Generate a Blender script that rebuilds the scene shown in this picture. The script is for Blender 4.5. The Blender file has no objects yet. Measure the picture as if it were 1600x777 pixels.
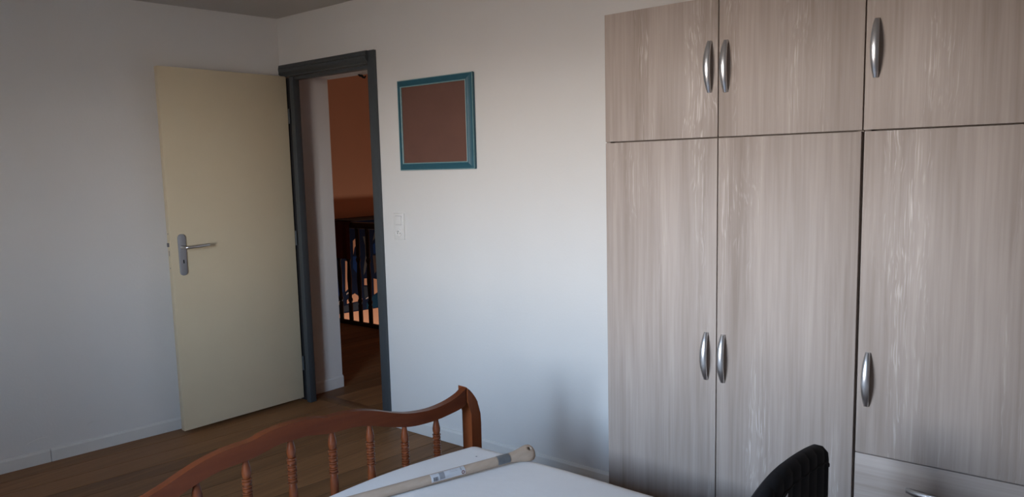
import bpy, bmesh, math, random
from mathutils import Matrix, Vector
random.seed(7)
S = bpy.context.scene
COL = S.collection

# ------------------------------------------------------------------ camera
cam_d = bpy.data.cameras.new('camera')
cam = bpy.data.objects.new('camera', cam_d); COL.objects.link(cam)
cam_d.sensor_fit = 'HORIZONTAL'; cam_d.sensor_width = 36.0
cam_d.lens = 1130.0 / 1600.0 * 36.0
cam_d.clip_start = 0.02
r = Vector((0.790518, 0.611966, -0.02408)); u = Vector((-0.04887, 0.102225, 0.99356)); w = Vector((-0.610486, 0.78425, -0.110717))
M = Matrix((r, u, -w)).transposed().to_4x4()
M.translation = Vector((3.9218, -2.7316, 1.4521))
cam.matrix_world = M
S.camera = cam

# ------------------------------------------------------------------ world: clear sky, hazy bright horizon, warm dry ground
SKY_STRENGTH = 24.0
wd = bpy.data.worlds.new('world'); S.world = wd; wd.use_nodes = True
nt = wd.node_tree; nt.nodes.clear()
tc = nt.nodes.new('ShaderNodeTexCoord'); sp = nt.nodes.new('ShaderNodeSeparateXYZ'); rp = nt.nodes.new('ShaderNodeValToRGB')
bg = nt.nodes.new('ShaderNodeBackground'); out = nt.nodes.new('ShaderNodeOutputWorld')
mr = nt.nodes.new('ShaderNodeMapRange'); mr.inputs[1].default_value = -1.0; mr.inputs[2].default_value = 1.0     # sine of the elevation -> 0..1
nt.links.new(tc.outputs['Generated'], sp.inputs[0]); nt.links.new(sp.outputs['Z'], mr.inputs[0]); nt.links.new(mr.outputs[0], rp.inputs[0])
SKYRAMP = [(0.0, (0.07, 0.055, 0.045)), (0.40, (0.16, 0.13, 0.105)), (0.487, (0.48, 0.41, 0.36)), (0.513, (1.0, 0.95, 0.91)),
           (0.60, (0.64, 0.80, 1.0)), (0.72, (0.27, 0.44, 0.70)), (1.0, (0.10, 0.20, 0.40))]
el = rp.color_ramp.elements
while len(el) < len(SKYRAMP): el.new(0.5)
for e_, (p_, c_) in zip(el, SKYRAMP): e_.position = p_; e_.color = (*c_, 1)
nt.links.new(rp.outputs[0], bg.inputs[0]); bg.inputs[1].default_value = SKY_STRENGTH; nt.links.new(bg.outputs[0], out.inputs[0])

# window in the front wall, behind the photographer, and the portal that samples it
CZ = 2.393                       # ceiling height
LS = 0.1537                      # the left wall runs slightly askew: X = 0.014 + LS * Y
lx = lambda y: 0.014 + LS * y
WX0, WX1, WZ0, WZ1, FY = 1.98, 2.98, 0.88, 2.05, -3.25
pl = bpy.data.lights.new('window_portal', 'AREA'); pl.shape = 'RECTANGLE'; pl.size = WX1 - WX0; pl.size_y = WZ1 - WZ0
pl.cycles.is_portal = True
po = bpy.data.objects.new('window_portal', pl); COL.objects.link(po)
po.location = ((WX0 + WX1) / 2, FY - 0.46, (WZ0 + WZ1) / 2); po.rotation_euler = (math.pi / 2, 0, 0)   # shines along +Y

S.view_settings.view_transform = 'Standard'; S.view_settings.look = 'None'
S.view_settings.gamma = 1.0; S.view_settings.use_curve_mapping = False
S.view_settings.exposure = 1.22
S.cycles.diffuse_bounces = 8

# ------------------------------------------------------------------ materials
def new_mat(name):
    m = bpy.data.materials.new(name); m.use_nodes = True
    n = m.node_tree.nodes; b = n['Principled BSDF']
    return m, m.node_tree, b

def plain(name, col, rough=0.6, metal=0.0, var=0.06, scale=12.0, bump=0.0, bscale=200.0, coat=0.0, spec=None):
    """a painted or plain surface: colour with a slight cloudy variation, fine relief"""
    m, t, b = new_mat(name)
    co = t.nodes.new('ShaderNodeTexCoord'); nz = t.nodes.new('ShaderNodeTexNoise'); nz.inputs['Scale'].default_value = scale
    nz.inputs['Detail'].default_value = 4
    t.links.new(co.outputs['Object'], nz.inputs['Vector'])
    mx = t.nodes.new('ShaderNodeMix'); mx.data_type = 'RGBA'
    mx.inputs[6].default_value = (*[c * (1 - var) for c in col], 1); mx.inputs[7].default_value = (*[min(1, c * (1 + var)) for c in col], 1)
    t.links.new(nz.outputs['Fac'], mx.inputs[0]); t.links.new(mx.outputs[2], b.inputs['Base Color'])
    b.inputs['Roughness'].default_value = rough; b.inputs['Metallic'].default_value = metal
    if coat: b.inputs['Coat Weight'].default_value = coat; b.inputs['Coat Roughness'].default_value = 0.15
    if spec is not None: b.inputs['Specular IOR Level'].default_value = spec
    if bump:
        n2 = t.nodes.new('ShaderNodeTexNoise'); n2.inputs['Scale'].default_value = bscale; n2.inputs['Detail'].default_value = 3
        t.links.new(co.outputs['Object'], n2.inputs['Vector'])
        bp = t.nodes.new('ShaderNodeBump'); bp.inputs['Strength'].default_value = bump; bp.inputs['Distance'].default_value = 0.002
        t.links.new(n2.outputs['Fac'], bp.inputs['Height']); t.links.new(bp.outputs[0], b.inputs['Normal'])
    return m

def wood(name, dark, light, axis, fine=70.0, band=9.0, along=1.2, rough=0.4, coat=0.0, obj_var=0.0, spec=0.5, contrast=(0.25, 0.75), flecks=None, bump=0.05, bandal=0.35):
    """wood whose grain runs along the given axis (0, 1 or 2) in object space"""
    m, t, b = new_mat(name)
    L = t.links.new
    co = t.nodes.new('ShaderNodeTexCoord'); oi = t.nodes.new('ShaderNodeObjectInfo')
    mul = t.nodes.new('ShaderNodeVectorMath'); mul.operation = 'MULTIPLY_ADD'
    cmb = t.nodes.new('ShaderNodeCombineXYZ')
    for i in range(3): L(oi.outputs['Random'], cmb.inputs[i])
    L(cmb.outputs[0], mul.inputs[0]); mul.inputs[1].default_value = (7.3, 5.1, 9.7); L(co.outputs['Object'], mul.inputs[2])
    def stretched(s, al, det, dist):
        mp = t.nodes.new('ShaderNodeMapping'); sc = [s, s, s]; sc[axis] = al; mp.inputs['Scale'].default_value = sc
        L(mul.outputs[0], mp.inputs['Vector'])
        nz = t.nodes.new('ShaderNodeTexNoise'); nz.inputs['Scale'].default_value = 1.0; nz.inputs['Detail'].default_value = det
        nz.inputs['Distortion'].default_value = dist
        L(mp.outputs[0], nz.inputs['Vector']); return nz
    a = stretched(fine, along * 1.5, 5, 0.3); c = stretched(band, along * bandal, 3, 0.6)
    ad = t.nodes.new('ShaderNodeMix'); ad.data_type = 'FLOAT'; ad.inputs[0].default_value = 0.55
    L(a.outputs['Fac'], ad.inputs[2]); L(c.outputs['Fac'], ad.inputs[3])
    rp = t.nodes.new('ShaderNodeValToRGB'); e = rp.color_ramp.elements
    e[0].position, e[1].position = contrast; e[0].color = (*dark, 1); e[1].color = (*light, 1)
    L(ad.outputs[0], rp.inputs[0]); colour = rp.outputs[0]
    if flecks:      # pale open-pore flecks of a limed oak laminate
        wn = stretched(7.0, 3.0, 2, 0.0); wv = t.nodes.new('ShaderNodeVectorMath'); wv.operation = 'MULTIPLY_ADD'
        wc = t.nodes.new('ShaderNodeCombineXYZ')
        for i in range(3):
            if i != axis: L(wn.outputs['Fac'], wc.inputs[i])
        L(wc.outputs[0], wv.inputs[0]); wv.inputs[1].default_value = (0.055, 0.055, 0.055); L(mul.outputs[0], wv.inputs[2])
        def strands(s, al, det):
            mp = t.nodes.new('ShaderNodeMapping'); sc = [s, s, s]; sc[axis] = al; mp.inputs['Scale'].default_value = sc
            L(wv.outputs[0], mp.inputs['Vector'])
            nz = t.nodes.new('ShaderNodeTexNoise'); nz.inputs['Scale'].default_value = 1.0; nz.inputs['Detail'].default_value = det
            L(mp.outputs[0], nz.inputs['Vector']); return nz
        f = strands(230.0, 6.0, 2); g = stretched(9.0, 0.7, 2, 0.8)
        mt = t.nodes.new('ShaderNodeMath'); mt.operation = 'MULTIPLY'
        r1 = t.nodes.new('ShaderNodeMapRange'); r1.inputs[1].default_value = 0.54; r1.inputs[2].default_value = 0.74; L(f.outputs['Fac'], r1.inputs[0])
        r2 = t.nodes.new('ShaderNodeMapRange'); r2.inputs[1].default_value = 0.49; r2.inputs[2].default_value = 0.66; L(g.outputs['Fac'], r2.inputs[0])
        L(r1.outputs[0], mt.inputs[0]); L(r2.outputs[0], mt.inputs[1])
        mx = t.nodes.new('ShaderNodeMix'); mx.data_type = 'RGBA'; L(mt.outputs[0], mx.inputs[0]); L(colour, mx.inputs[6]); mx.inputs[7].default_value = (*flecks, 1)
        colour = mx.outputs[2]
    if obj_var:
        hv = t.nodes.new('ShaderNodeHueSaturation'); r3 = t.nodes.new('ShaderNodeMapRange')
        r3.inputs[3].default_value = 1 - obj_var; r3.inputs[4].default_value = 1 + obj_var
        L(oi.outputs['Random'], r3.inputs[0]); L(r3.outputs[0], hv.inputs['Value']); L(colour, hv.inputs['Color']); colour = hv.outputs[0]
    L(colour, b.inputs['Base Color'])
    b.inputs['Roughness'].default_value = rough; b.inputs['Specular IOR Level'].default_value = spec
    if coat: b.inputs['Coat Weight'].default_value = coat; b.inputs['Coat Roughness'].default_value = 0.12
    bp = t.nodes.new('ShaderNodeBump'); bp.inputs['Strength'].default_value = bump; bp.inputs['Distance'].default_value = 0.001
    L(a.outputs['Fac'], bp.inputs['Height']); L(bp.outputs[0], b.inputs['Normal'])
    return m

MT = {
 'wall': plain('white_wall_paint', (0.70, 0.69, 0.67), 0.75, var=0.03, scale=3, bump=0.25, bscale=90),
 'ceiling': plain('ceiling_paint', (0.55, 0.53, 0.50), 0.85, var=0.03, scale=3),
 'skirting': plain('skirting_paint', (0.70, 0.69, 0.66), 0.5, var=0.05, scale=20),
 'frame': plain('blue_grey_gloss_paint', (0.052, 0.061, 0.068), 0.5, var=0.06, scale=25),
 'door': plain('cream_door_paint', (0.66, 0.57, 0.40), 0.55, var=0.04, scale=5, bump=0.12, bscale=120),
 'steel': plain('satin_steel', (0.62, 0.62, 0.62), 0.32, 0.95, var=0.03),
 'nickel': plain('satin_nickel', (0.66, 0.66, 0.67), 0.30, 0.95, var=0.02),
 'alu': plain('anodised_plate', (0.36, 0.37, 0.40), 0.5, 0.5, var=0.03),
 'black': plain('black_void', (0.01, 0.01, 0.01), 0.8),
 'rebate': plain('near_black_strip', (0.02, 0.02, 0.022), 0.7),
 'plank': wood('varnished_floorboard', (0.120, 0.056, 0.022), (0.35, 0.170, 0.070), 1, fine=60, band=10, along=1.0, rough=0.5, spec=0.25, contrast=(0.12, 0.88), obj_var=0.24, bump=0.08),
 'subfloor': plain('dark_subfloor', (0.012, 0.009, 0.007), 0.9),
 'bed': wood('red_brown_stained_wood', (0.085, 0.017, 0.005), (0.175, 0.042, 0.012), 1, fine=50, band=8, rough=0.38, coat=0.08, spec=0.25, bump=0.02),
 'bedv': wood('red_brown_turned_wood', (0.105, 0.024, 0.008), (0.20, 0.055, 0.018), 2, fine=60, band=12, rough=0.25, coat=0.35, spec=0.35, bump=0.02),
 'sheet': plain('off_white_cotton', (0.77, 0.75, 0.735), 0.85, var=0.03, scale=14, bump=0.25, bscale=45),
 'handle_wood': wood('bare_beech', (0.36, 0.265, 0.19), (0.47, 0.365, 0.285), 1, fine=90, band=20, rough=0.55, bump=0.02),
 'oak': wood('grey_oak_laminate', (0.255, 0.205, 0.172), (0.43, 0.365, 0.325), 2, fine=110, band=16, along=2.2, rough=0.5, spec=0.35, bandal=0.3, contrast=(0.27, 0.73), flecks=(0.54, 0.48, 0.445)),
 'oakh': wood('grey_oak_laminate_across', (0.255, 0.205, 0.172), (0.43, 0.365, 0.325), 0, fine=110, band=16, along=2.2, rough=0.5, spec=0.35, bandal=0.3, contrast=(0.27, 0.73)),
 'shadow_gap': plain('dark_carcass_edge', (0.05, 0.04, 0.038), 0.7),
 'teal': plain('teal_frame_paint', (0.020, 0.098, 0.138), 0.5, var=0.10, scale=30),
 'teal_light': plain('pale_teal_bead', (0.20, 0.34, 0.36), 0.4, var=0.2, scale=60),
 'board': plain('brown_hardboard', (0.135, 0.062, 0.045), 0.7, var=0.14, scale=9, bump=0.1, bscale=300),
 'plastic': plain('white_plastic', (0.74, 0.73, 0.71), 0.35, var=0.01),
 'quilt': plain('black_quilted_fabric', (0.007, 0.007, 0.009), 0.8, var=0.2, scale=60, bump=0.2, bscale=350, spec=0.25),
 'paper': plain('white_paper', (0.80, 0.80, 0.82), 0.6, var=0.02),
 'ink': plain('grey_print', (0.16, 0.16, 0.18), 0.6),
 'print_pale': plain('pale_grey_print', (0.45, 0.44, 0.46), 0.6, var=0.1, scale=300),
 'red': plain('dark_red_print', (0.22, 0.07, 0.05), 0.6),
 'tape': plain('silver_grey_sticker', (0.33, 0.34, 0.35), 0.35, 0.3, var=0.12, scale=150),
 'orange': plain('orange_hall_paint', (0.55, 0.27, 0.16), 0.8, var=0.04, scale=2),
 'darkwood': plain('near_black_stained_wood', (0.014, 0.009, 0.007), 0.45, var=0.2, scale=40),
 'redcloth': plain('dark_red_brown_cloth', (0.11, 0.022, 0.015), 0.9, var=0.15, scale=30),
 'm_field': plain('mural_navy', (0.007, 0.011, 0.028), 0.9, spec=0.1, var=0.3, scale=8),
 'm_blue': plain('mural_blue', (0.010, 0.030, 0.105), 0.9, spec=0.1), 'm_grey': plain('mural_grey', (0.060, 0.055, 0.050), 0.8),
 'm_darkgrey': plain('mural_slate', (0.030, 0.034, 0.044), 0.9, spec=0.1), 'm_brown': plain('mural_brown', (0.055, 0.032, 0.024), 0.8),
 'm_teal': plain('mural_teal', (0.008, 0.032, 0.060), 0.9, spec=0.1), 'm_pale': plain('mural_pale', (0.42, 0.34, 0.30), 0.8),
 'm_peach': plain('mural_peach', (0.55, 0.27, 0.16), 0.8, var=0.04),
}
# clear window glass: lets daylight through, with a faint reflection
m, t, b = new_mat('window_glass')
tr = t.nodes.new('ShaderNodeBsdfTransparent'); gl = t.nodes.new('ShaderNodeBsdfGlossy'); gl.inputs['Roughness'].default_value = 0.02
mx = t.nodes.new('ShaderNodeMixShader'); mx.inputs[0].default_value = 0.06
t.links.new(tr.outputs[0], mx.inputs[1]); t.links.new(gl.outputs[0], mx.inputs[2]); t.links.new(mx.outputs[0], t.nodes['Material Output'].inputs[0])
MT['glass'] = m

# ------------------------------------------------------------------ mesh helpers
def box(bm, x0, x1, y0, y1, z0, z1, bevel=0.0, seg=2):
    vs = [bm.verts.new((x, y, z)) for x in (x0, x1) for y in (y0, y1) for z in (z0, z1)]
    fs = [bm.faces.new([vs[i] for i in f]) for f in ((0, 1, 3, 2), (4, 6, 7, 5), (0, 4, 5, 1), (2, 3, 7, 6), (0, 2, 6, 4), (1, 5, 7, 3))]
    if bevel:
        es = {e for f in fs for e in f.edges}
        bmesh.ops.bevel(bm, geom=list(es), offset=bevel, segments=seg, affect='EDGES', profile=0.5)
    return bm

def prism(bm, pts, fn0, fn1, bevel=0.0, seg=2):
    """closed outline pts -> solid between fn0(p) and fn1(p)"""
    a = [bm.verts.new(fn0(p)) for p in pts]; c = [bm.verts.new(fn1(p)) for p in pts]
    n = len(pts)
    bm.faces.new(a); bm.faces.new(list(reversed(c)))
    for i in range(n): bm.faces.new((a[i], c[i], c[(i + 1) % n], a[(i + 1) % n]))
    if bevel:
        bm.edges.ensure_lookup_table()
        av, cv = set(a), set(c)
        es = [e for e in bm.edges if (e.verts[0] in av and e.verts[1] in av) or (e.verts[0] in cv and e.verts[1] in cv)]
        bmesh.ops.bevel(bm, geom=es, offset=bevel, segments=seg, affect='EDGES', profile=0.5)
    return bm

def lathe(bm, prof, n=16, fn=lambda p: p):
    """prof: list of (radius, height)"""
    rings = []
    for rad, h in prof:
        rings.append([bm.verts.new(fn(Vector((rad * math.cos(2 * math.pi * k / n), rad * math.sin(2 * math.pi * k / n), h)))) for k in range(n)])
    for a, c in zip(rings, rings[1:]):
        for k in range(n): bm.faces.new((a[k], a[(k + 1) % n], c[(k + 1) % n], c[k]))
    bm.faces.new(list(reversed(rings[0]))); bm.faces.new(rings[-1])
    return bm

def tube(bm, pts, rad, n=8):
    pts = [Vector(p) for p in pts]; rings = []
    for i, p in enumerate(pts):
        d = (pts[min(i + 1, len(pts) - 1)] - pts[max(i - 1, 0)]).normalized()
        a = d.orthogonal() if i == 0 else rings_a - d * rings_a.dot(d)
        a.normalize(); rings_a = a; c = d.cross(a)
        rr = rad[i] if isinstance(rad, (list, tuple)) else rad
        rings.append([bm.verts.new(p + (a * math.cos(2 * math.pi * k / n) + c * math.sin(2 * math.pi * k / n)) * rr) for k in range(n)])
    for a, c in zip(rings, rings[1:]):
        for k in range(n): bm.faces.new((a[k], a[(k + 1) % n], c[(k + 1) % n], c[k]))
    bm.faces.new(list(reversed(rings[0]))); bm.faces.new(rings[-1])
    return bm

def grid(bm, f, nu, nv, close_u=False):
    vs = [[bm.verts.new(f(i / (nu if close_u else nu - 1), j / (nv - 1))) for j in range(nv)] for i in range(nu)]
    for i in range(nu if close_u else nu - 1):
        for j in range(nv - 1):
            k = (i + 1) % nu
            bm.faces.new((vs[i][j], vs[k][j], vs[k][j + 1], vs[i][j + 1]))
    return vs

def obj(name, bm, mat, parent=None, smooth=35):
    bmesh.ops.recalc_face_normals(bm, faces=bm.faces)
    me = bpy.data.meshes.new(name); bm.to_mesh(me); bm.free()
    me.materials.append(MT[mat])
    if smooth:
        for p in me.polygons: p.use_smooth = True
        me.set_sharp_from_angle(angle=math.radians(smooth))
    o = bpy.data.objects.new(name, me); COL.objects.link(o)
    if parent is not None: attach(o, parent)
    return o

def attach(o, parent):
    o.parent = parent
    if parent.type == 'EMPTY' and parent.parent is None:
        o.matrix_parent_inverse = Matrix.Translation(-parent.location)

def thing(name, label, cat, loc=(0, 0, 0), group=None, kind=None):
    o = bpy.data.objects.new(name, None); COL.objects.link(o); o.location = loc; o.empty_display_size = 0.1
    return tag(o, label, cat, group, kind)

def tag(o, label, cat=None, group=None, kind=None):
    o['label'] = label
    if cat: o['category'] = cat
    if group: o['group'] = group
    if kind: o['kind'] = kind
    return o

def struct(name, bm, mat, label, cat, smooth=35):
    return tag(obj(name, bm, mat, None, smooth), label, cat, kind='structure')

def B(): return bmesh.new()

# ------------------------------------------------------------------ the room
RX = 5.4                         # right wall

# back wall: 36 cm thick, doorway cut through it
bm = B()
prism(bm, [(-2.75, 0.0), (0.030, 0.0), (0.046, 0.335), (-2.75, 0.36)], lambda p: (*p, 0), lambda p: (*p, 2.6)); box(bm, 0.03, 0.86, 0.0, 0.36, 2.055, 2.6); box(bm, 0.86, RX + 0.15, 0.0, 0.36, 0, 2.6)
wall_back = struct('wall_back', bm, 'wall', 'white painted back wall with the doorway and the picture', 'wall', 0)
# left wall
bm = B()
def lwall(bm, y0, y1, z0, z1, t0=0.0, t1=0.15):
    prism(bm, [(lx(y0) - t0, y0), (lx(y1) - t0, y1), (lx(y1) - t1, y1), (lx(y0) - t1, y0)], lambda p: (p[0], p[1], z0), lambda p: (p[0], p[1], z1))
lwall(bm, -4.5, 0.0, 0, CZ)
wall_left = struct('wall_left', bm, 'wall', 'white painted wall on the left behind the open door', 'wall', 0)
# paint cracks just above the skirting of the left wall
def flake(y, z, ln, th, parent):
    bm = B(); pts = []
    for i in range(7):
        t = i / 6; pts.append((y - ln * (t - 0.5), z + 0.006 * math.sin(t * 3) + 0.02 * (0.5 - t) * ln / 0.1, math.sin(math.pi * t) * th))
    prism(bm, [(a, b_ + c) for a, b_, c in pts] + [(a, b_ - c * 0.6) for a, b_, c in reversed(pts[1:-1])],
          lambda p: (lx(p[0]) - 0.0005, p[0], p[1]), lambda p: (lx(p[0]) + 0.003, p[0], p[1]))
    o = obj('paint_flake', bm, 'skirting', parent); o['label'] = 'small crack of peeling paint'
flake(-1.42, 0.125, 0.09, 0.002, wall_left); flake(-1.17, 0.150, 0.05, 0.0025, wall_left)
# right wall and front wall with the window
bm = B(); box(bm, RX, RX + 0.15, -4.5, 0.0, 0, CZ)
struct('wall_right', bm, 'wall', 'white painted wall at the head of the bed', 'wall', 0)
bm = B()
box(bm, -0.9, WX0, FY - 0.45, FY, 0, CZ); box(bm, WX1, RX + 0.15, FY - 0.45, FY, 0, CZ)
box(bm, WX0, WX1, FY - 0.45, FY, 0, WZ0); box(bm, WX0, WX1, FY - 0.45, FY, WZ1, CZ)
struct('wall_front', bm, 'wall', 'white painted window wall behind the photographer', 'wall', 0)
win = thing('window_1', 'white casement window behind the photographer', 'window', ((WX0 + WX1) / 2, FY - 0.1, WZ0), kind='structure')
bm = B(); fw = 0.05
for a, c in ((WX0, WX0 + fw), (WX1 - fw, WX1), ((WX0 + WX1) / 2 - 0.03, (WX0 + WX1) / 2 + 0.03)): box(bm, a, c, FY - 0.42, FY - 0.36, WZ0 + fw, WZ1 - fw)
box(bm, WX0, WX1, FY - 0.42, FY - 0.36, WZ0, WZ0 + fw); box(bm, WX0, WX1, FY - 0.42, FY - 0.36, WZ1 - fw, WZ1)
obj('window_frame', bm, 'plastic', win, 0)
xm = (WX0 + WX1) / 2
for a, c in ((WX0 + fw, xm - 0.03), (xm + 0.03, WX1 - fw)):
    bm = B(); box(bm, a, c, FY - 0.392, FY - 0.388, WZ0 + fw, WZ1 - fw); obj('pane', bm, 'glass', win, 0)
# ceiling
bm = B(); box(bm, -1.0, RX + 0.15, -4.55, 0.0, CZ, CZ + 0.12)
struct('ceiling', bm, 'ceiling', 'plain off-white bedroom ceiling', 'ceiling', 0)

# floor: every board a piece of its own, running along the left wall
PD = 0.16; PW = 0.157
def plank(parent, xa, y0, y1, wdt, top=0.0, label=None, slope=PD):
    bm = B(); g = 0.0026; c = 0.0006; cy = (y0 + y1) / 2
    X = lambda x, y: x + (y + 1) * slope
    cx = X(xa + wdt / 2, cy)
    def ring(ins, z): return [bm.verts.new((X(xa + ins, y0) - cx, y0 - cy, z)), bm.verts.new((X(xa + wdt - ins, y0) - cx, y0 - cy, z)),
                              bm.verts.new((X(xa + wdt - ins, y1) - cx, y1 - cy, z)), bm.verts.new((X(xa + ins, y1) - cx, y1 - cy, z))]
    a = ring(g, -0.02); b_ = ring(g, -c); d = ring(g + c, 0)
    bm.faces.new(a); bm.faces.new(d)
    for p, q in ((a, b_), (b_, d)):
        for k in range(4): bm.faces.new((p[k], p[(k + 1) % 4], q[(k + 1) % 4], q[k]))
    o = obj('plank', bm, 'plank', parent, 0); o.location = (cx, cy, top)
    return o
bm = B(); box(bm, -1.0, RX + 0.1, -4.5, 0.062, -0.06, -0.0016)
floor = struct('floor', bm, 'subfloor', 'brown varnished floorboards of the bedroom', 'floor', 0)
for i in range(-3, 39):
    xa = 0.168 + PW * i + 0.012 * math.sin(i * 2.3)
    xb = 0.168 + PW * (i + 1) + 0.012 * math.sin((i + 1) * 2.3)
    plank(floor, xa, -4.45, 0.062, xb - xa)
# landing beyond the doorway
LY = 1.73
bm = B(); box(bm, -2.59, 1.6, 0.0625, LY, -0.22, -0.0016)
hall_floor = struct('floor', bm, 'darkwood', 'dark floorboards of the landing beyond the doorway', 'floor', 0)
bm = B(); box(bm, 0.047, 0.86, 0.064, 0.15, -0.02, 0.002, 0.002)
o = obj('threshold_board', bm, 'plank', hall_floor); o['label'] = 'worn threshold board across the doorway'
for i in range(-18, 10):
    xa = 0.168 + PW * i + 0.01 * math.sin(i * 1.7)
    if xa + 1.15 * PD < -2.55 or xa + PW + 2.73 * PD > 1.6: continue
    xb = 0.168 + PW * (i + 1) + 0.01 * math.sin((i + 1) * 1.7)
    plank(hall_floor, xa, 0.152, LY, xb - xa)

# skirtings
def skirting(bm, p0, p1, n, h=0.07, th=0.012):
    p0, p1, n = Vector(p0), Vector(p1), Vector(n).normalized()
    prof = [(0, 0.001), (th, 0.001), (th, h - 0.012), (th * 0.75, h - 0.006), (th * 0.5, h - 0.001), (0, h)]
    a = [bm.verts.new((*(p0 + n * d), z)) for d, z in prof]; c = [bm.verts.new((*(p1 + n * d), z)) for d, z in prof]
    bm.faces.new(a); bm.faces.new(list(reversed(c)))
    for i in range(len(prof)):
        j = (i + 1) % len(prof); bm.faces.new((a[i], a[j], c[j], c[i]))
bb = thing('baseboard_left', 'white skirting board along the left wall', 'skirting', (lx(-1.5), -1.5, 0), kind='structure')
for y0, y1 in ((-0.05, -1.366), (-1.369, -4.29)):
    bm = B(); skirting(bm, (lx(y0), y0), (lx(y1), y1), (1, -LS)); obj('skirting_length', bm, 'skirting', bb, 20)
bm = B(); skirting(bm, (0.89, 0.0), (RX, 0.0), (0, -1), 0.073)
struct('baseboard_back', bm, 'skirting', 'white skirting board along the back wall', 'skirting', 20)
bm = B(); skirting(bm, (0.0322, 0.04), (0.0462, 0.3352), (1, -0.048), 0.082, 0.012)
struct('baseboard_doorway', bm, 'skirting', 'short white skirting in the doorway reveal', 'skirting', 20)

# door frame
fr = thing('trim_1', 'blue-grey painted door frame with moulded head', 'door frame', (0.45, 0, 0), kind='structure')
bm = B()        # head: cornice moulding swept along X
prof = [(0.0, 2.036), (-0.014, 2.036), (-0.018, 2.046), (-0.028, 2.054), (-0.034, 2.062), (-0.036, 2.078), (-0.030, 2.083), (-0.034, 2.092), (-0.032, 2.102), (-0.026, 2.107), (0.0, 2.107)]
prism(bm, prof, lambda p: (0.040 - 0.3 * p[0] * (p[0] < -0.03), p[0], p[1]), lambda p: (0.845, p[0], p[1]), 0)
obj('head_moulding', bm, 'frame', fr, 25)
bm = B(); box(bm, 0.125, 0.8345, -0.004, 0.035, 2.014, 2.0345, 0.002); obj('head_board', bm, 'frame', fr)
bm = B(); box(bm, 0.122, 0.160, -0.014, 0.032, 0.001, 2.034, 0.003)
obj('jamb', bm, 'frame', fr)
bm = B(); box(bm, 0.002, 0.1215, 0.008, 0.032, 0.001, 2.034, 0.002); obj('rebate_strip', bm, 'rebate', fr)['label'] = 'dark rebate beside the hinges'  # plain near-black strip between the jamb and the hinge side
bm = B(); box(bm, 0.837, 0.894, -0.018, 0.10, 0.001, 2.107, 0.003); box(bm, 0.825, 0.8365, 0.012, 0.10, 0.001, 2.034, 0.002)
obj('jamb', bm, 'frame', fr)
for z in (0.25, 1.05, 1.80):
    bm = B(); lathe(bm, [(0.007, z - 0.045), (0.007, z + 0.045)], 10, lambda p: Vector((p.x + 0.094, p.y - 0.006, p.z))); obj('hinge_knuckle', bm, 'frame', fr)

# open door: hinged at the left jamb, standing at a right angle to the back wall
HX, HY = 0.085, -0.008
ang = math.atan2(-0.055, 0.77)
DW = 0.765
def dp(a, t, z):                       # a: distance from the hinge, t: depth behind the visible face
    e = Vector((math.sin(ang), -math.cos(ang), 0)); n = Vector((math.cos(ang), math.sin(ang), 0))
    v = Vector((HX, HY, 0)) + e * a - n * t; v.z = z; return v
def dbox(bm, a0, a1, t0, t1, z0, z1, bevel=0.0):
    k = len(bm.verts); box(bm, a0, a1, t0, t1, z0, z1, bevel)
    bm.verts.ensure_lookup_table()
    for v in bm.verts[k:]: v.co = dp(*v.co)
bm = B(); dbox(bm, 0, DW, 0, 0.040, 0.022, 2.040, 0.0025)
door = struct('door_1', bm, 'door', 'open cream painted flush door', 'door')
bm = B(); outl = []
for k in range(24):
    a = 2 * math.pi * k / 24; outl.append((0.705 + 0.0215 * math.cos(a), 1.018 + (0.094 if math.sin(a) >= 0 else -0.094) + 0.0215 * math.sin(a)))
prism(bm, outl, lambda p: dp(p[0], -0.009, p[1]), lambda p: dp(p[0], 0.0, p[1]), 0.002)
plate = obj('handle_plate', bm, 'alu', door); plate['label'] = 'long grey metal handle plate'
bm = B()
pts = [dp(0.708, -0.008, 1.060), dp(0.708, -0.03, 1.060), dp(0.707, -0.044, 1.060), dp(0.700, -0.053, 1.060), dp(0.688, -0.057, 1.060), dp(0.63, -0.058, 1.063), dp(0.575, -0.058, 1.066)]
tube(bm, pts, [0.010, 0.009, 0.009, 0.009, 0.009, 0.0085, 0.0082], 12); obj('lever', bm, 'steel', plate)
bm = B(); box_pts = []
prism(bm, [(0.703 + 0.0035 * math.cos(2 * math.pi * k / 10), 0.980 + (0.007 if k < 5 else -0.007) + 0.0035 * math.sin(2 * math.pi * k / 10)) for k in range(10)],
      lambda p: dp(p[0], -0.0098, p[1]), lambda p: dp(p[0], -0.006, p[1])); obj('keyhole', bm, 'black', plate)
bm = B(); dbox(bm, DW - 0.001, DW + 0.0012, 0.010, 0.030, 0.93, 1.15, 0.0); fp = obj('lock_faceplate', bm, 'door', door)
bm = B(); dbox(bm, DW, DW + 0.009, 0.013, 0.027, 1.066, 1.088, 0.002); obj('latch', bm, 'ink', fp)
bm = B(); dbox(bm, DW, DW + 0.0018, 0.017, 0.023, 1.015, 1.045, 0.0); obj('bolt', bm, 'ink', fp)
for z in (1.135, 0.945):
    bm = B(); dbox(bm, DW, DW + 0.002, 0.017, 0.023, z, z + 0.006, 0.0); obj('screw', bm, 'ink', fp)

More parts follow.
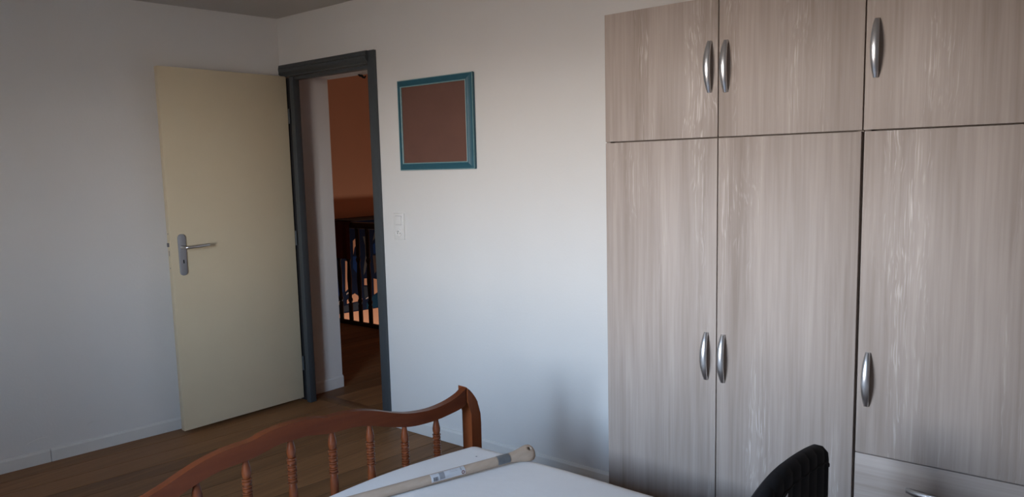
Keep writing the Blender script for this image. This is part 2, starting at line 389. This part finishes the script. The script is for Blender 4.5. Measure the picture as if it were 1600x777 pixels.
# ------------------------------------------------------------------ stairwell beyond the landing
MX = -2.6
bm = B(); box(bm, MX - 0.15, MX, 0.36, 5.2, -2.6, 2.6)
wall_stair = struct('wall_stairwell', bm, 'orange', 'orange painted stairwell wall beyond the doorway', 'wall', 0)
bm = B(); box(bm, MX, 1.75, 5.05, 5.2, -2.6, 2.6); struct('wall_stairwell_end', bm, 'orange', 'orange end wall of the stairwell', 'wall', 0)
bm = B(); box(bm, 1.6, 1.75, 0.36, 5.05, -2.6, 2.6); struct('wall_landing_side', bm, 'orange', 'orange side wall of the landing', 'wall', 0)
bm = B(); box(bm, MX - 0.15, 1.75, 0.0, 5.2, 2.6, 2.7); struct('ceiling', bm, 'ceiling', 'landing ceiling beyond the doorway', 'ceiling', 0)
bm = B(); box(bm, MX - 0.15, 1.75, 0.0, 5.2, -2.7, -2.6); struct('floor', bm, 'darkwood', 'lower hall floor at the foot of the stairwell', 'floor', 0)
bm = B(); box(bm, MX - 0.15, 1.75, 0.36, 0.5, -2.6, -0.22); struct('wall_under_landing', bm, 'orange', 'wall under the landing floor', 'wall', 0)
bm = B(); box(bm, MX, MX + 0.12, 0.4, 5.0, 0.895, 0.935, 0.004)
struct('trim_2', bm, 'darkwood', 'dark ledge running above the mural', 'trim')
# unseen point light added below the landing to brighten the stairwell wall
ll = bpy.data.lights.new('stairwell_fill_light', 'POINT'); ll.energy = 26; ll.color = (1.0, 0.88, 0.78); ll.shadow_soft_size = 0.12
lo_ = bpy.data.objects.new('stairwell_fill_light', ll); COL.objects.link(lo_); lo_.location = (-1.5, 2.6, -1.0)

# mural: flat painted shapes on the stairwell wall (Y, Z outlines)
mural = thing('mural', 'abstract navy and peach mural on the stairwell wall', 'mural', (MX, 2.7, -0.15))
SH = [
('field', [(2.0, 0.893), (3.7, 0.893), (3.7, -0.205), (2.0, -0.130)]),
('darkgrey', [(2.391, -0.072), (2.759, -0.055), (2.753, -0.148), (2.387, -0.127)]),
('teal', [(2.943, -0.013), (3.102, 0.029), (3.09, -0.172), (2.828, -0.155), (2.832, -0.09)]),
('blue', [(2.967, 0.592), (3.084, 0.657), (3.073, 0.473), (2.974, 0.484)]),
('blue', [(2.66, 0.486), (2.753, 0.476), (2.726, 0.259), (2.652, 0.351)]),
('blue', [(2.40, 0.05), (2.50, 0.10), (2.50, 0.30), (2.42, 0.25)]),
('brown', [(2.959, 0.464), (3.079, 0.45), (3.071, 0.32), (2.974, 0.245)]),
('grey', [(2.821, 0.702), (2.876, 0.697), (2.897, 0.599), (2.88, 0.43), (2.837, 0.285), (2.807, 0.249), (2.812, 0.331), (2.849, 0.476), (2.849, 0.593)]),
('grey', [(3.003, 0.74), (3.06, 0.746), (3.088, 0.732), (2.969, 0.635), (2.953, 0.594)]),
('darkgrey', [(2.799, 0.115), (2.889, 0.102), (2.891, 0.007), (2.806, -0.027)]),
('peach', [(2.546, 0.445), (2.611, 0.438), (2.595, 0.136), (2.528, 0.094)]),
('peach', [(2.671, 0.663), (2.754, 0.719), (2.751, 0.656), (2.686, 0.578), (2.668, 0.506)]),
('peach', [(2.812, 0.207), (2.903, 0.2), (2.897, 0.113), (2.808, 0.131)]),
('peach', [(2.955, 0.187), (3.032, 0.167), (3.107, 0.119), (3.103, 0.047), (2.952, -0.002)]),
('peach', [(2.662, 0.054), (2.768, -0.027), (2.767, -0.044), (2.54, -0.048), (2.543, -0.008), (2.611, 0.039)]),
('pale', [(2.386, -0.034), (2.496, 0.039), (2.48, 0.002), (2.391, -0.074)]),
('pale', [(2.541, 0.072), (2.615, 0.107), (2.614, 0.09), (2.54, 0.055)]),
('pale', [(2.821, -0.029), (2.906, -0.001), (2.905, -0.019), (2.82, -0.041)]),
]
for i, (k, L) in enumerate(SH):
    bm = B(); prism(bm, L, lambda p: (MX + 0.0005, *p), lambda p: (MX + (0.002 if k == 'field' else 0.003 + 0.0002 * i), *p))
    obj('painted_shape', bm, 'm_' + k, mural, 0)

# landing railing
rl = thing('landing_railing', 'dark wooden railing with turned balusters on the landing', 'railing', (-1.2, LY - 0.04, 0))
bm = B(); box(bm, -2.55, 1.55, LY - 0.065, LY - 0.005, 0.925, 0.985, 0.012); obj('handrail', bm, 'darkwood', rl)
bm = B(); box(bm, -2.55, 1.55, LY - 0.055, LY - 0.015, 0.0, 0.035, 0.004); obj('bottom_rail', bm, 'darkwood', rl)
prof = [(0.021, 0.03), (0.021, 0.20), (0.014, 0.21), (0.023, 0.23), (0.023, 0.245), (0.015, 0.26), (0.020, 0.36), (0.023, 0.44), (0.019, 0.52), (0.014, 0.60),
        (0.023, 0.62), (0.023, 0.64), (0.014, 0.66), (0.020, 0.68), (0.020, 0.93)]
bm = B(); lathe(bm, prof, 10); bal0 = obj('baluster', bm, 'darkwood', rl); bal0.location = (-1.633, LY - 0.035, 0)
for i in range(-6, 16):
    if i == 0: continue
    c = bal0.copy(); COL.objects.link(c); c.location = (-1.633 + 0.140 * i, LY - 0.035, 0)
# dark red cloth over the handrail
bm = B()
def cl(a, t):
    x = -1.70 + 0.295 * a; fold = 0.012 * math.sin(a * 14) * (0.3 + t)
    s = t * 0.86
    if s < 0.07: return (x, LY - 0.035 + (0.04 - s), 0.992 )
    if s < 0.42: return (x + 0.012 * (s - 0.07) , LY - 0.078 - fold, 0.992 - (s - 0.065))
    return (x, LY - 0.078 - fold, 0.992 - 0.355)
vs = grid(bm, lambda a, t: cl(a, t * 0.49), 22, 14)
bmesh.ops.solidify(bm, geom=list(bm.faces), thickness=0.004)
tag(obj('hanging_cloth', bm, 'redcloth'), 'dark red-brown cloth hanging over the landing handrail', 'cloth')
# black hook under the doorway soffit
bm = B(); tube(bm, [(0.36, 0.33, 2.056), (0.372, 0.33, 2.046), (0.39, 0.33, 2.044), (0.40, 0.33, 2.034), (0.415, 0.33, 2.030), (0.425, 0.33, 2.040)], [0.006, 0.007, 0.008, 0.007, 0.006, 0.004], 8)
tag(obj('ceiling_hook', bm, 'black'), 'small black hook under the head of the doorway', 'hook')

# ------------------------------------------------------------------ picture and switch on the back wall
pic = thing('picture_frame', 'teal picture frame holding a plain brown board', 'picture', (1.33, -0.01, 1.45))
def pring(bm, rings):
    (xa, xb, za, zb) = (1.068, 1.592, 1.452, 1.922)
    vv = []
    for off, y in rings:
        vv.append([bm.verts.new(c) for c in ((xa + off, y, za + off), (xb - off, y, za + off), (xb - off, y, zb - off), (xa + off, y, zb - off))])
    for p, q in zip(vv, vv[1:] + vv[:1]):
        for k in range(4): bm.faces.new((p[k], p[(k + 1) % 4], q[(k + 1) % 4], q[k]))
bm = B(); pring(bm, [(0.002, -0.002), (0.0, -0.016), (0.003, -0.019), (0.008, -0.020), (0.030, -0.031), (0.034, -0.031), (0.034, -0.002)]); obj('frame', bm, 'teal', pic, 20)
bm = B(); pring(bm, [(0.0342, -0.020), (0.0342, -0.033), (0.0365, -0.034), (0.039, -0.032), (0.039, -0.020)]); obj('inner_bead', bm, 'teal_light', pic, 20)
bm = B(); pring(bm, [(0.0005, -0.0195), (0.0015, -0.0212), (0.004, -0.0208), (0.004, -0.0195)]); obj('outer_bead', bm, 'teal_light', pic, 20)
bm = B(); box(bm, 1.105, 1.555, -0.026, -0.018, 1.489, 1.885); obj('backing_board', bm, 'board', pic)

sw = thing('switch_plate', 'white wall plate with a light switch above a power socket', 'switch', (1.024, 0, 1.078))
bm = B(); box(bm, 0.984, 1.064, -0.009, 0.0, 1.078, 1.222, 0.003); obj('plate', bm, 'plastic', sw)
bm = B(); k0 = len(bm.verts); box(bm, 1.001, 1.047, -0.0125, -0.007, 1.160, 1.206, 0.0015); rk = obj('rocker', bm, 'plastic', sw)
bm = B(); box(bm, 1.0, 1.048, -0.0093, -0.008, 1.1575, 1.2085); obj('rocker_gap', bm, 'print_pale', sw)
bm = B(); lathe(bm, [(0.0225, 0.007), (0.0225, 0.0115), (0.0200, 0.0125), (0.0185, 0.0115), (0.0175, 0.0096)], 28, lambda p: Vector((1.024 + p.x, -p.z, 1.115 + p.y))); so = obj('socket', bm, 'plastic', sw)
for dx, dz, rad, mm in ((-0.0095, 0, 0.003, 'black'), (0.0095, 0, 0.003, 'black')):
    bm = B(); lathe(bm, [(rad, 0.009), (rad, 0.0100)], 10, lambda p: Vector((1.024 + dx + p.x, -p.z, 1.113 + dz + p.y))); obj('socket_hole', bm, mm, so)
bm = B(); lathe(bm, [(0.0028, 0.009), (0.0028, 0.020), (0.0015, 0.022)], 10, lambda p: Vector((1.024 + p.x, -p.z, 1.124 + p.y))); obj('earth_pin', bm, 'steel', so)

# ------------------------------------------------------------------ wardrobe
WF = -0.55
def handle_mesh():
    bm = B(); N = 26; rings = []
    for i in range(N + 1):
        t = -1 + 2 * i / N; z = t * 0.078; yo = 0.010 + 0.023 * (1 - t * t)
        yi = 0.0 if abs(t) > 0.86 else max(0.0, yo - 0.0095)
        hw = 0.0062 + 0.0042 * (1 - t * t)
        ring = [(-hw, yi), (-hw, yi * 0.35 + yo * 0.65), (-hw * 0.72, yo - 0.0016), (-hw * 0.3, yo - 0.0002), (hw * 0.3, yo - 0.0002), (hw * 0.72, yo - 0.0016), (hw, yi * 0.35 + yo * 0.65), (hw, yi)]
        rings.append([bm.verts.new((x, -y, z)) for x, y in ring])
    for a, c in zip(rings, rings[1:]):
        for k in range(8): bm.faces.new((a[k], a[(k + 1) % 8], c[(k + 1) % 8], c[k]))
    bm.faces.new(rings[0]); bm.faces.new(list(reversed(rings[-1])))
    o = obj('handle', bm, 'nickel', None, 50); me = o.data; bpy.data.objects.remove(o); return me
HM = handle_mesh()
def handle(parent, x, z, horizontal=False):
    o = bpy.data.objects.new('handle', HM); COL.objects.link(o); o.parent = parent
    o.location = (x - parent.location.x, WF - parent.location.y + 0.0002, z - parent.location.z)
    if horizontal: o.rotation_euler = (0, math.pi / 2, 0)
    o['label'] = 'arched satin nickel handle'
def front(root, name, x0, x1, z0, z1, mat='oak'):
    cx, cz = (x0 + x1) / 2, (z0 + z1) / 2
    bm = B(); box(bm, x0 - cx, x1 - cx, 0.0, 0.018, z0 - cz, z1 - cz, 0.0012)
    o = obj(name, bm, mat, root); o.location = (cx, WF, cz); return o
def unit(name, label, x0, x1, z0, z1, plinth=0.0, mids=()):
    rt = thing(name, label, 'wardrobe', ((x0 + x1) / 2, -0.28, z0))
    yb, yf = -0.016, WF + 0.0205; t = 0.016
    for a in (x0, x1 - t):
        bm = B(); box(bm, a, a + t, yf, yb, z0, z1, 0.0008); obj('side_panel', bm, 'oak', rt)
    bm = B(); box(bm, x0 + t, x1 - t, yf + 0.03, yb, z1 - t, z1); obj('top_panel', bm, 'oakh', rt)
    bm = B(); box(bm, x0 + t, x1 - t, yf + 0.03, yb, z0 + plinth, z0 + plinth + t); obj('bottom_panel', bm, 'oakh', rt)
    bm = B(); box(bm, x0 + t, x1 - t, yb - 0.004, yb, z0 + plinth + t, z1 - t); obj('back_panel', bm, 'shadow_gap', rt)
    if plinth:
        bm = B(); box(bm, x0 + t, x1 - t, yf + 0.02, yf + 0.036, z0, z0 + plinth); obj('plinth', bm, 'oakh', rt)
    for z in mids:
        bm = B(); box(bm, x0 + t, x1 - t, yf + 0.03, yb - 0.004, z, z + t); obj('shelf', bm, 'oakh', rt)
    return rt
ZS = 1.531
u1 = unit('wardrobe', 'tall grey-oak two-door wardrobe standing beside the white wall', 2.634, 3.4535, 0.0, ZS, 0.08, (0.55, 1.1))
d = front(u1, 'wardrobe_door', 2.642, 3.0405, 0.085, ZS - 0.0025); handle(d, 3.008, 0.834)
d = front(u1, 'wardrobe_door', 3.0435, 3.4515, 0.085, ZS - 0.0025); handle(d, 3.064, 0.833)
u2 = unit('wardrobe_top_cabinet', 'two-door grey-oak top cabinet above the two-door wardrobe', 2.634, 3.453, ZS, 1.960)
d = front(u2, 'cabinet_door', 2.642, 3.0405, ZS + 0.0015, 1.956); handle(d, 3.014, 1.747)
d = front(u2, 'cabinet_door', 3.0435, 3.4530, ZS + 0.0015, 1.956); handle(d, 3.066, 1.744)
u3 = unit('wardrobe', 'grey-oak single-door wardrobe with drawers below the door', 3.4570, 3.884, 0.0, ZS - 0.0005, 0.08, (0.61,))
d = front(u3, 'wardrobe_door', 3.4590, 3.880, 0.6165, ZS - 0.0025); handle(d, 3.485, 0.834)
d = front(u3, 'drawer', 3.4590, 3.880, 0.352, 0.6135, 'oakh'); handle(d, 3.671, 0.535, True)
d = front(u3, 'drawer', 3.4590, 3.880, 0.085, 0.349, 'oakh'); handle(d, 3.671, 0.270, True)
u4 = unit('wardrobe_top_cabinet', 'single-door grey-oak top cabinet at the right edge', 3.4545, 3.884, ZS, 1.962)
d = front(u4, 'cabinet_door', 3.4565, 3.880, ZS + 0.0015, 1.958); handle(d, 3.483, 1.749)

# ------------------------------------------------------------------ bed
YC = -1.537; FX, FSL = 2.235, 0.1
def fb(d, z, t):               # d along the footboard from its middle, t depth behind its mattress side
    y = YC + d; x = FX + FSL * (y + 0.92)
    return Vector((x - t * 0.995, y + t * 0.0995, z))
bed = thing('bed', 'red-brown wooden bed with a curved spindle footboard', 'bed', (3.2, -1.54, 0))
UP = [(0, .735), (.05, .733), (.09, .727), (.12, .719), (.19, .716), (.25, .706), (.306, .689), (.363, .668), (.433, .648), (.515, .638), (.587, .642), (.643, .655), (.667, .666), (.683, .675)]
LO = [(0, .684), (.046, .684), (.08, .677), (.134, .668), (.21, .664), (.273, .650), (.337, .628), (.419, .605), (.48, .597), (.545, .595), (.612, .600), (.654, .606), (.683, .616)]
def smooth_line(P, n=60):
    """Catmull-Rom through the points, mirrored at d = 0"""
    Q = [(-P[1][0], P[1][1])] + P + [(2 * P[-1][0] - P[-2][0], 2 * P[-1][1] - P[-2][1])]
    out = []
    for i in range(1, len(Q) - 2):
        p0, p1, p2, p3 = Q[i - 1:i + 3]
        for k in range(4):
            t = k / 4
            out.append(tuple(0.5 * (2 * p1[j] + (p2[j] - p0[j]) * t + (2 * p0[j] - 5 * p1[j] + 4 * p2[j] - p3[j]) * t * t + (3 * p1[j] - p0[j] - 3 * p2[j] + p3[j]) * t ** 3) for j in (0, 1)))
    return out + [P[-1]]
su, sl = smooth_line(UP), smooth_line(LO)
upper = [(-d, z) for d, z in reversed(su[1:])] + su; lower = [(-d, z) for d, z in reversed(sl[1:])] + sl
bm = B(); prism(bm, upper + list(reversed(lower)), lambda p: fb(*p, 0.002), lambda p: fb(*p, 0.030), 0.006, 3)
o = obj('top_rail', bm, 'bed', bed, 40); o['label'] = 'curved scalloped top rail of the footboard'
PO = [(.6835, .676), (.695, .664), (.709, .648), (.722, .630), (.732, .612), (.740, .592), (.745, .565), (.747, .53), (.747, .002), (.700, .002), (.700, .575), (.698, .592), (.692, .608), (.6835, .620)]
for s in (1, -1):
    bm = B(); prism(bm, [(s * a, z) for a, z in PO], lambda p: fb(*p, 0.0), lambda p: fb(*p, 0.050), 0.004, 2); obj('corner_post', bm, 'bedv', bed, 40)
bm = B(); prism(bm, [(-.6985, .24), (.6985, .24), (.6985, .36), (-.6985, .36)], lambda p: fb(*p, 0.002), lambda p: fb(*p, 0.030), 0.004); obj('lower_rail', bm, 'bed', bed)
pr = [(-.012, .0068), (0, .0075), (.012, .0088), (.025, .0115), (.037, .0135), (.047, .0130), (.054, .0110), (.056, .0105)]
z = .056
for wd_, rr in ((.006, .0150), (.015, .0138), (.006, .0146), (.012, .0136), (.006, .0146), (.012, .0136), (.006, .0146), (.010, .0136), (.006, .0150)):
    pr += [(z + .001, .0092), (z + wd_ * .25, rr * .97), (z + wd_ * .5, rr), (z + wd_ * .75, rr * .97), (z + wd_ - .001, .0092)]; z += wd_
pr += [(z + .004, .0108), (z + .02, .0130), (z + .04, .0138), (z + .09, .0115), (z + .14, .0088), (z + .24, .008)]
def rail_under(d):
    d = abs(d)
    for (a, za), (b_, zb) in zip(sl, sl[1:]):
        if a <= d <= b_: return za + (zb - za) * (d - a) / max(1e-6, b_ - a)
    return sl[-1][1]
bm = B(); lathe(bm, [(rr, -zz) for zz, rr in pr], 18); sp0 = obj('spindle', bm, 'bedv', bed, 50)
for i, k in enumerate(range(-4, 5)):
    o = sp0 if i == 0 else sp0.copy()
    if i: COL.objects.link(o)
    d = 0.137 * k; o.location = fb(d, rail_under(d) + 0.002, 0.016)
# side rails, slat platform and head posts (under the mattress and beyond the frame)
for y0, y1 in ((-0.885, -0.860), (-2.245, -2.220)):
    bm = B(); box(bm, 2.19 if y0 < -2 else 2.245, 4.32, y0, y1, 0.20, 0.37, 0.004); obj('side_rail', bm, 'bed', bed)
bm = B(); box(bm, 2.26, 4.30, -2.215, -0.89, 0.27, 0.295); obj('slat_base', bm, 'handle_wood', bed)
for y0 in (-0.905, -2.265):
    bm = B(); box(bm, 4.325, 4.375, y0, y0 + 0.05, 0.002, 0.95, 0.006); obj('head_post', bm, 'bedv', bed)
bm = B(); box(bm, 4.335, 4.365, -2.214, -0.906, 0.45, 0.95, 0.008); obj('head_panel', bm, 'bed', bed)

# mattress in its white cover
bm = B()
Y0, Y1, X1 = -2.20, -0.892, 4.30
def mat_pt(a, c, up):
    y = Y0 + (Y1 - Y0) * c; q = (y + 1.55) / 0.63
    xf = 2.196 + 0.100 * q * q
    return Vector((xf + (X1 - xf) * a, y, 0))
def mattress_surface():
    nu, nv = 70, 50; R = 0.034; zt, zb = 0.505, 0.297
    ss = lambda i, n: (i / (n - 1))
    def edge(t, L):          # rounded profile: distance from the rim -> drop
        e = min(t, 1 - t) * L
        return R - math.sqrt(max(0, R * R - (R - e) ** 2)) if e < R else 0.0
    def warp(t): return t if 0 else 0.5 - 0.5 * math.cos(math.pi * t) if False else t
    us = [0, .002, .006, .012, .018, .026] + [0.035 + (0.93) * i / 55 for i in range(56)] + [.974, .982, .988, .994, .998, 1]
    vs_ = [0, .003, .008, .016, .026, .038] + [0.05 + 0.90 * i / 36 for i in range(37)] + [.962, .974, .984, .992, .997, 1]
    V = []
    for a in us:
        row = []
        for c in vs_:
            p = mat_pt(a, c, 1)
            ex, ey = min(a, 1 - a) * (X1 - 2.25), min(c, 1 - c) * (Y1 - Y0)
            dx, dy = max(0, R - ex), max(0, R - ey); dd = min(R, math.hypot(dx, dy))
            drop = R - math.sqrt(max(0, R * R - dd * dd))
            crown = 0.010 * math.sin(math.pi * a) ** 0.5 * math.sin(math.pi * c) ** 0.5
            wv = 0.0022 * math.sin(9 * p.x + 4 * p.y) * math.sin(7 * p.y - 2 * p.x + 1)
            p.z = zt - drop + crown + wv - 0.006
            # rounded corners in plan
            if dx > 0 and dy > 0 and math.hypot(dx, dy) > R:
                k = R / math.hypot(dx, dy); sx = 1 if a < .5 else -1; sy = 1 if c < .5 else -1
                p.x += sx * dx * (1 - k); p.y += sy * dy * (1 - k)
            row.append(bm.verts.new(p))
        V.append(row)
    for i in range(len(us) - 1):
        for j in range(len(vs_) - 1): bm.faces.new((V[i][j], V[i + 1][j], V[i + 1][j + 1], V[i][j + 1]))
    loop = [V[0][j] for j in range(len(vs_))] + [V[i][-1] for i in range(1, len(us))] + [V[-1][j] for j in range(len(vs_) - 2, -1, -1)] + [V[i][0] for i in range(len(us) - 2, 0, -1)]
    low = []
    for zz in (0.40, zb):
        nxt = [bm.verts.new((v.co.x, v.co.y, zz)) for v in loop]
        src = low[-1] if low else loop
        for k in range(len(loop)): bm.faces.new((src[k], src[(k + 1) % len(loop)], nxt[(k + 1) % len(loop)], nxt[k]))
        low.append(nxt)
    bm.faces.new(low[-1])
mattress_surface()
tag(obj('mattress', bm, 'sheet', None, 60), 'mattress in a plain white cover on the wooden bed', 'mattress')

# ------------------------------------------------------------------ wooden tool handle lying on the bed
T0 = Vector((2.560, -0.893, 0.5250)); T1 = Vector((2.2235, -1.775, 0.5185))
ax = (T1 - T0).normalized(); LEN = (T1 - T0).length
camv = (Vector(cam.matrix_world.translation) - T0).normalized()
nn = (Vector((0, 0, 1)) * 0.25 + camv * 0.9); nn = (nn - ax * nn.dot(ax)).normalized(); ww = ax.cross(nn)   # nn: flat face normal, ww: width
def sp_pt(s, a, rw, rn): return T0 + ax * s + ww * (rw * math.cos(a)) + nn * (rn * math.sin(a))
tool = thing('tool_handle', 'pale wooden tool handle with a price label lying on the mattress', 'tool handle', T0)
secs = [(0.0, .012, .008), (.003, .0195, .0115), (.010, .0255, .0140), (.020, .0280, .0152), (.032, .0270, .0155), (.050, .0225, .0155), (.070, .0182, .0152), (.090, .0158, .0150), (.12, .0150, .0150), (.5, .0152, .0152), (LEN, .0152, .0152)]
bm = B(); N = 28; rings = [[bm.verts.new(sp_pt(s, 2 * math.pi * k / N, rw, rn)) for k in range(N)] for s, rw, rn in secs]
for a, c in zip(rings, rings[1:]):
    for k in range(N): bm.faces.new((a[k], a[(k + 1) % N], c[(k + 1) % N], c[k]))
bm.faces.new(list(reversed(rings[0]))); bm.faces.new(rings[-1])
shaft = obj('shaft', bm, 'handle_wood', tool, 50)
bm = B(); lathe(bm, [(.0058, -.03), (.0058, .03)], 16, lambda p: T0 + ax * .019 + ww * (p.x + 0.009) + ax * p.y + nn * p.z)
cut = obj('cutter', bm, 'black', None)
md = shaft.modifiers.new('hole', 'BOOLEAN'); md.operation = 'DIFFERENCE'; md.object = cut; md.solver = 'EXACT'
shaft.parent = None
bpy.context.view_layer.update()
me = bpy.data.meshes.new_from_object(shaft.evaluated_get(bpy.context.evaluated_depsgraph_get()))
shaft.modifiers.clear(); shaft.data = me; bpy.data.objects.remove(cut); attach(shaft, tool)
def wrap(name, s0, s1, a0, a1, mat, parent, lift=0.0004, rad=0.0152):
    bm = B(); grid(bm, lambda p, q: sp_pt(s0 + (s1 - s0) * p, a0 + (a1 - a0) * q, rad + lift, rad + lift), 5, 12)
    bmesh.ops.solidify(bm, geom=list(bm.faces), thickness=-0.0002)
    return obj(name, bm, mat, parent)
HP = math.pi / 2
wrap('sticker_band', .097, .142, HP - 1.3, HP + 1.3, 'tape', tool, 0.0004, 0.0156)['label'] = 'silver grey sticker near the knob'
lab = wrap('price_label', .260, .375, HP - 0.75, HP + 1.0, 'paper', tool, 0.0006); lab['label'] = 'white paper price label with barcode'

def sticker(name, s0, s1, a0, a1, mat): return wrap(name, s0, s1, a0, a1, mat, lab, 0.0010)
sticker('grey_print', .330, .347, HP - 0.65, HP + 0.75, 'print_pale')
for s0, s1 in ((.3535, .3555), (.3570, .3600), (.3612, .3622), (.3635, .3660), (.3672, .3682)): sticker('barcode_bar', s0, s1, HP + 0.10, HP + 0.85, 'ink')
for k in range(2): sticker('text_line', .285, .312, HP - 0.45 + 0.3 * k, HP - 0.40 + 0.3 * k, 'print_pale')
sticker('text_line', .272, .275, HP - 0.6, HP + 0.1, 'print_pale')
bm = B(); N = 20
def ringpt(q, rad): a = 2 * math.pi * q; return sp_pt(.2685 + rad * math.cos(a), HP + 0.52 + rad * math.sin(a) / .0152, .0152 + .0013, .0152 + .0013)
grid(bm, lambda p, q: ringpt(p, .0032 + .0022 * q), N, 2, True); obj('round_logo', bm, 'red', lab, 0)
# specks of dust on the mattress cover
for x, y in ((2.395, -0.990), (2.440, -1.030)):
    bm = B(); lathe(bm, [(0.0025, 0.0), (0.0022, 0.001), (0.001, 0.0016)], 7, lambda p: Vector((x + p.x * 1.3, y + p.y, 0.5015 + p.z)))
    pass_ = obj('crumb', bm, 'ink'); tag(pass_, ('tiny dark crumb nearest the far corner of the mattress' if x < 2.42 else 'tiny dark crumb between the far corner and the tool handle'), 'crumb', 'crumbs on the mattress')

# ------------------------------------------------------------------ black quilted backrest cushion on the bed
CXD = Vector((0.1, 0.995, 0)).normalized(); CN = Vector((0.995, -0.1, 0))      # along its length (away from camera), outward face
CA = Vector((3.472, -0.942, 0))
CH, CL, CT = 0.284, 0.50, 0.036
cush = thing('backrest_cushion', 'black quilted backrest cushion standing on the mattress in front of the wardrobe', 'cushion', (3.40, -1.3, 0.5))
bm = B(); NS, NP = 150, 40
def cpt(i, j):
    s = CL * i / (NS - 1)                              # 0 at the far end
    top = CH
    e = 0.048
    if s < e: top = CH - e + math.sqrt(max(0, e * e - (e - s) ** 2))
    if s > CL - e: top = CH - e + math.sqrt(max(0, e * e - (s - CL + e) ** 2))
    top -= 0.02 * (1 - min(1, s / 0.2)) ** 2 + 0.086 * max(0, (s - 0.24) / 0.26) ** 1.6
    endn = min(1, math.sqrt(max(0, min(s, CL - s)) / 0.03))
    half = CT / 2 * (0.35 + 0.65 * endn)
    rim = 0.020
    q = j / (NP - 1)                                   # around: face bottom -> top -> back bottom
    ph = (s / 0.046) % 1.0; puff = math.sin(math.pi * ph) ** 0.5 * 0.004
    Lf = top - rim
    tot = 2 * Lf + math.pi * rim * 0.9
    dd = q * tot
    if dd < Lf: n, z, pf = half, dd, puff
    elif dd > tot - Lf: n, z, pf = -half, tot - dd, puff
    else:
        a = (dd - Lf) / (tot - 2 * Lf) * math.pi; n, z = half * math.cos(a), Lf + rim * math.sin(a); pf = puff * max(0.0, math.cos(a)) ** 0.5 if a < 1.2 else 0.0
    n += pf * (1 if n > 0 else -1)
    z = max(0.0, z) + 0.002
    p = CA - CXD * s + CN * n; p.z = 0.5075 + z
    return p
V = [[bm.verts.new(cpt(i, j)) for j in range(NP)] for i in range(NS)]
for i in range(NS - 1):
    for j in range(NP - 1): bm.faces.new((V[i][j], V[i + 1][j], V[i + 1][j + 1], V[i][j + 1]))
bm.faces.new(V[0]); bm.faces.new(list(reversed(V[-1])))
bm.faces.new([V[i][0] for i in range(NS)] + [V[i][-1] for i in range(NS - 1, -1, -1)])
obj('body', bm, 'quilt', cush, 60)
bm = B(); jr = int(NP * 0.42)
tube(bm, [cpt(i, jr) + Vector((0, 0, 0.001)) for i in range(3, NS - 3, 3)], 0.0025, 8); obj('piping', bm, 'quilt', cush)
bm = B()
def tg(p, q):
    i = 84 + 12 * p; a = cpt(int(i), jr) ; c = cpt(int(i), jr - 2)
    return a.lerp(c, q * (0.35 + 0.65 * p)) + CN * 0.010 + Vector((0, 0, 0.008))
grid(bm, tg, 10, 6); bmesh.ops.solidify(bm, geom=list(bm.faces), thickness=0.0015); obj('care_tag', bm, 'paper', cush)
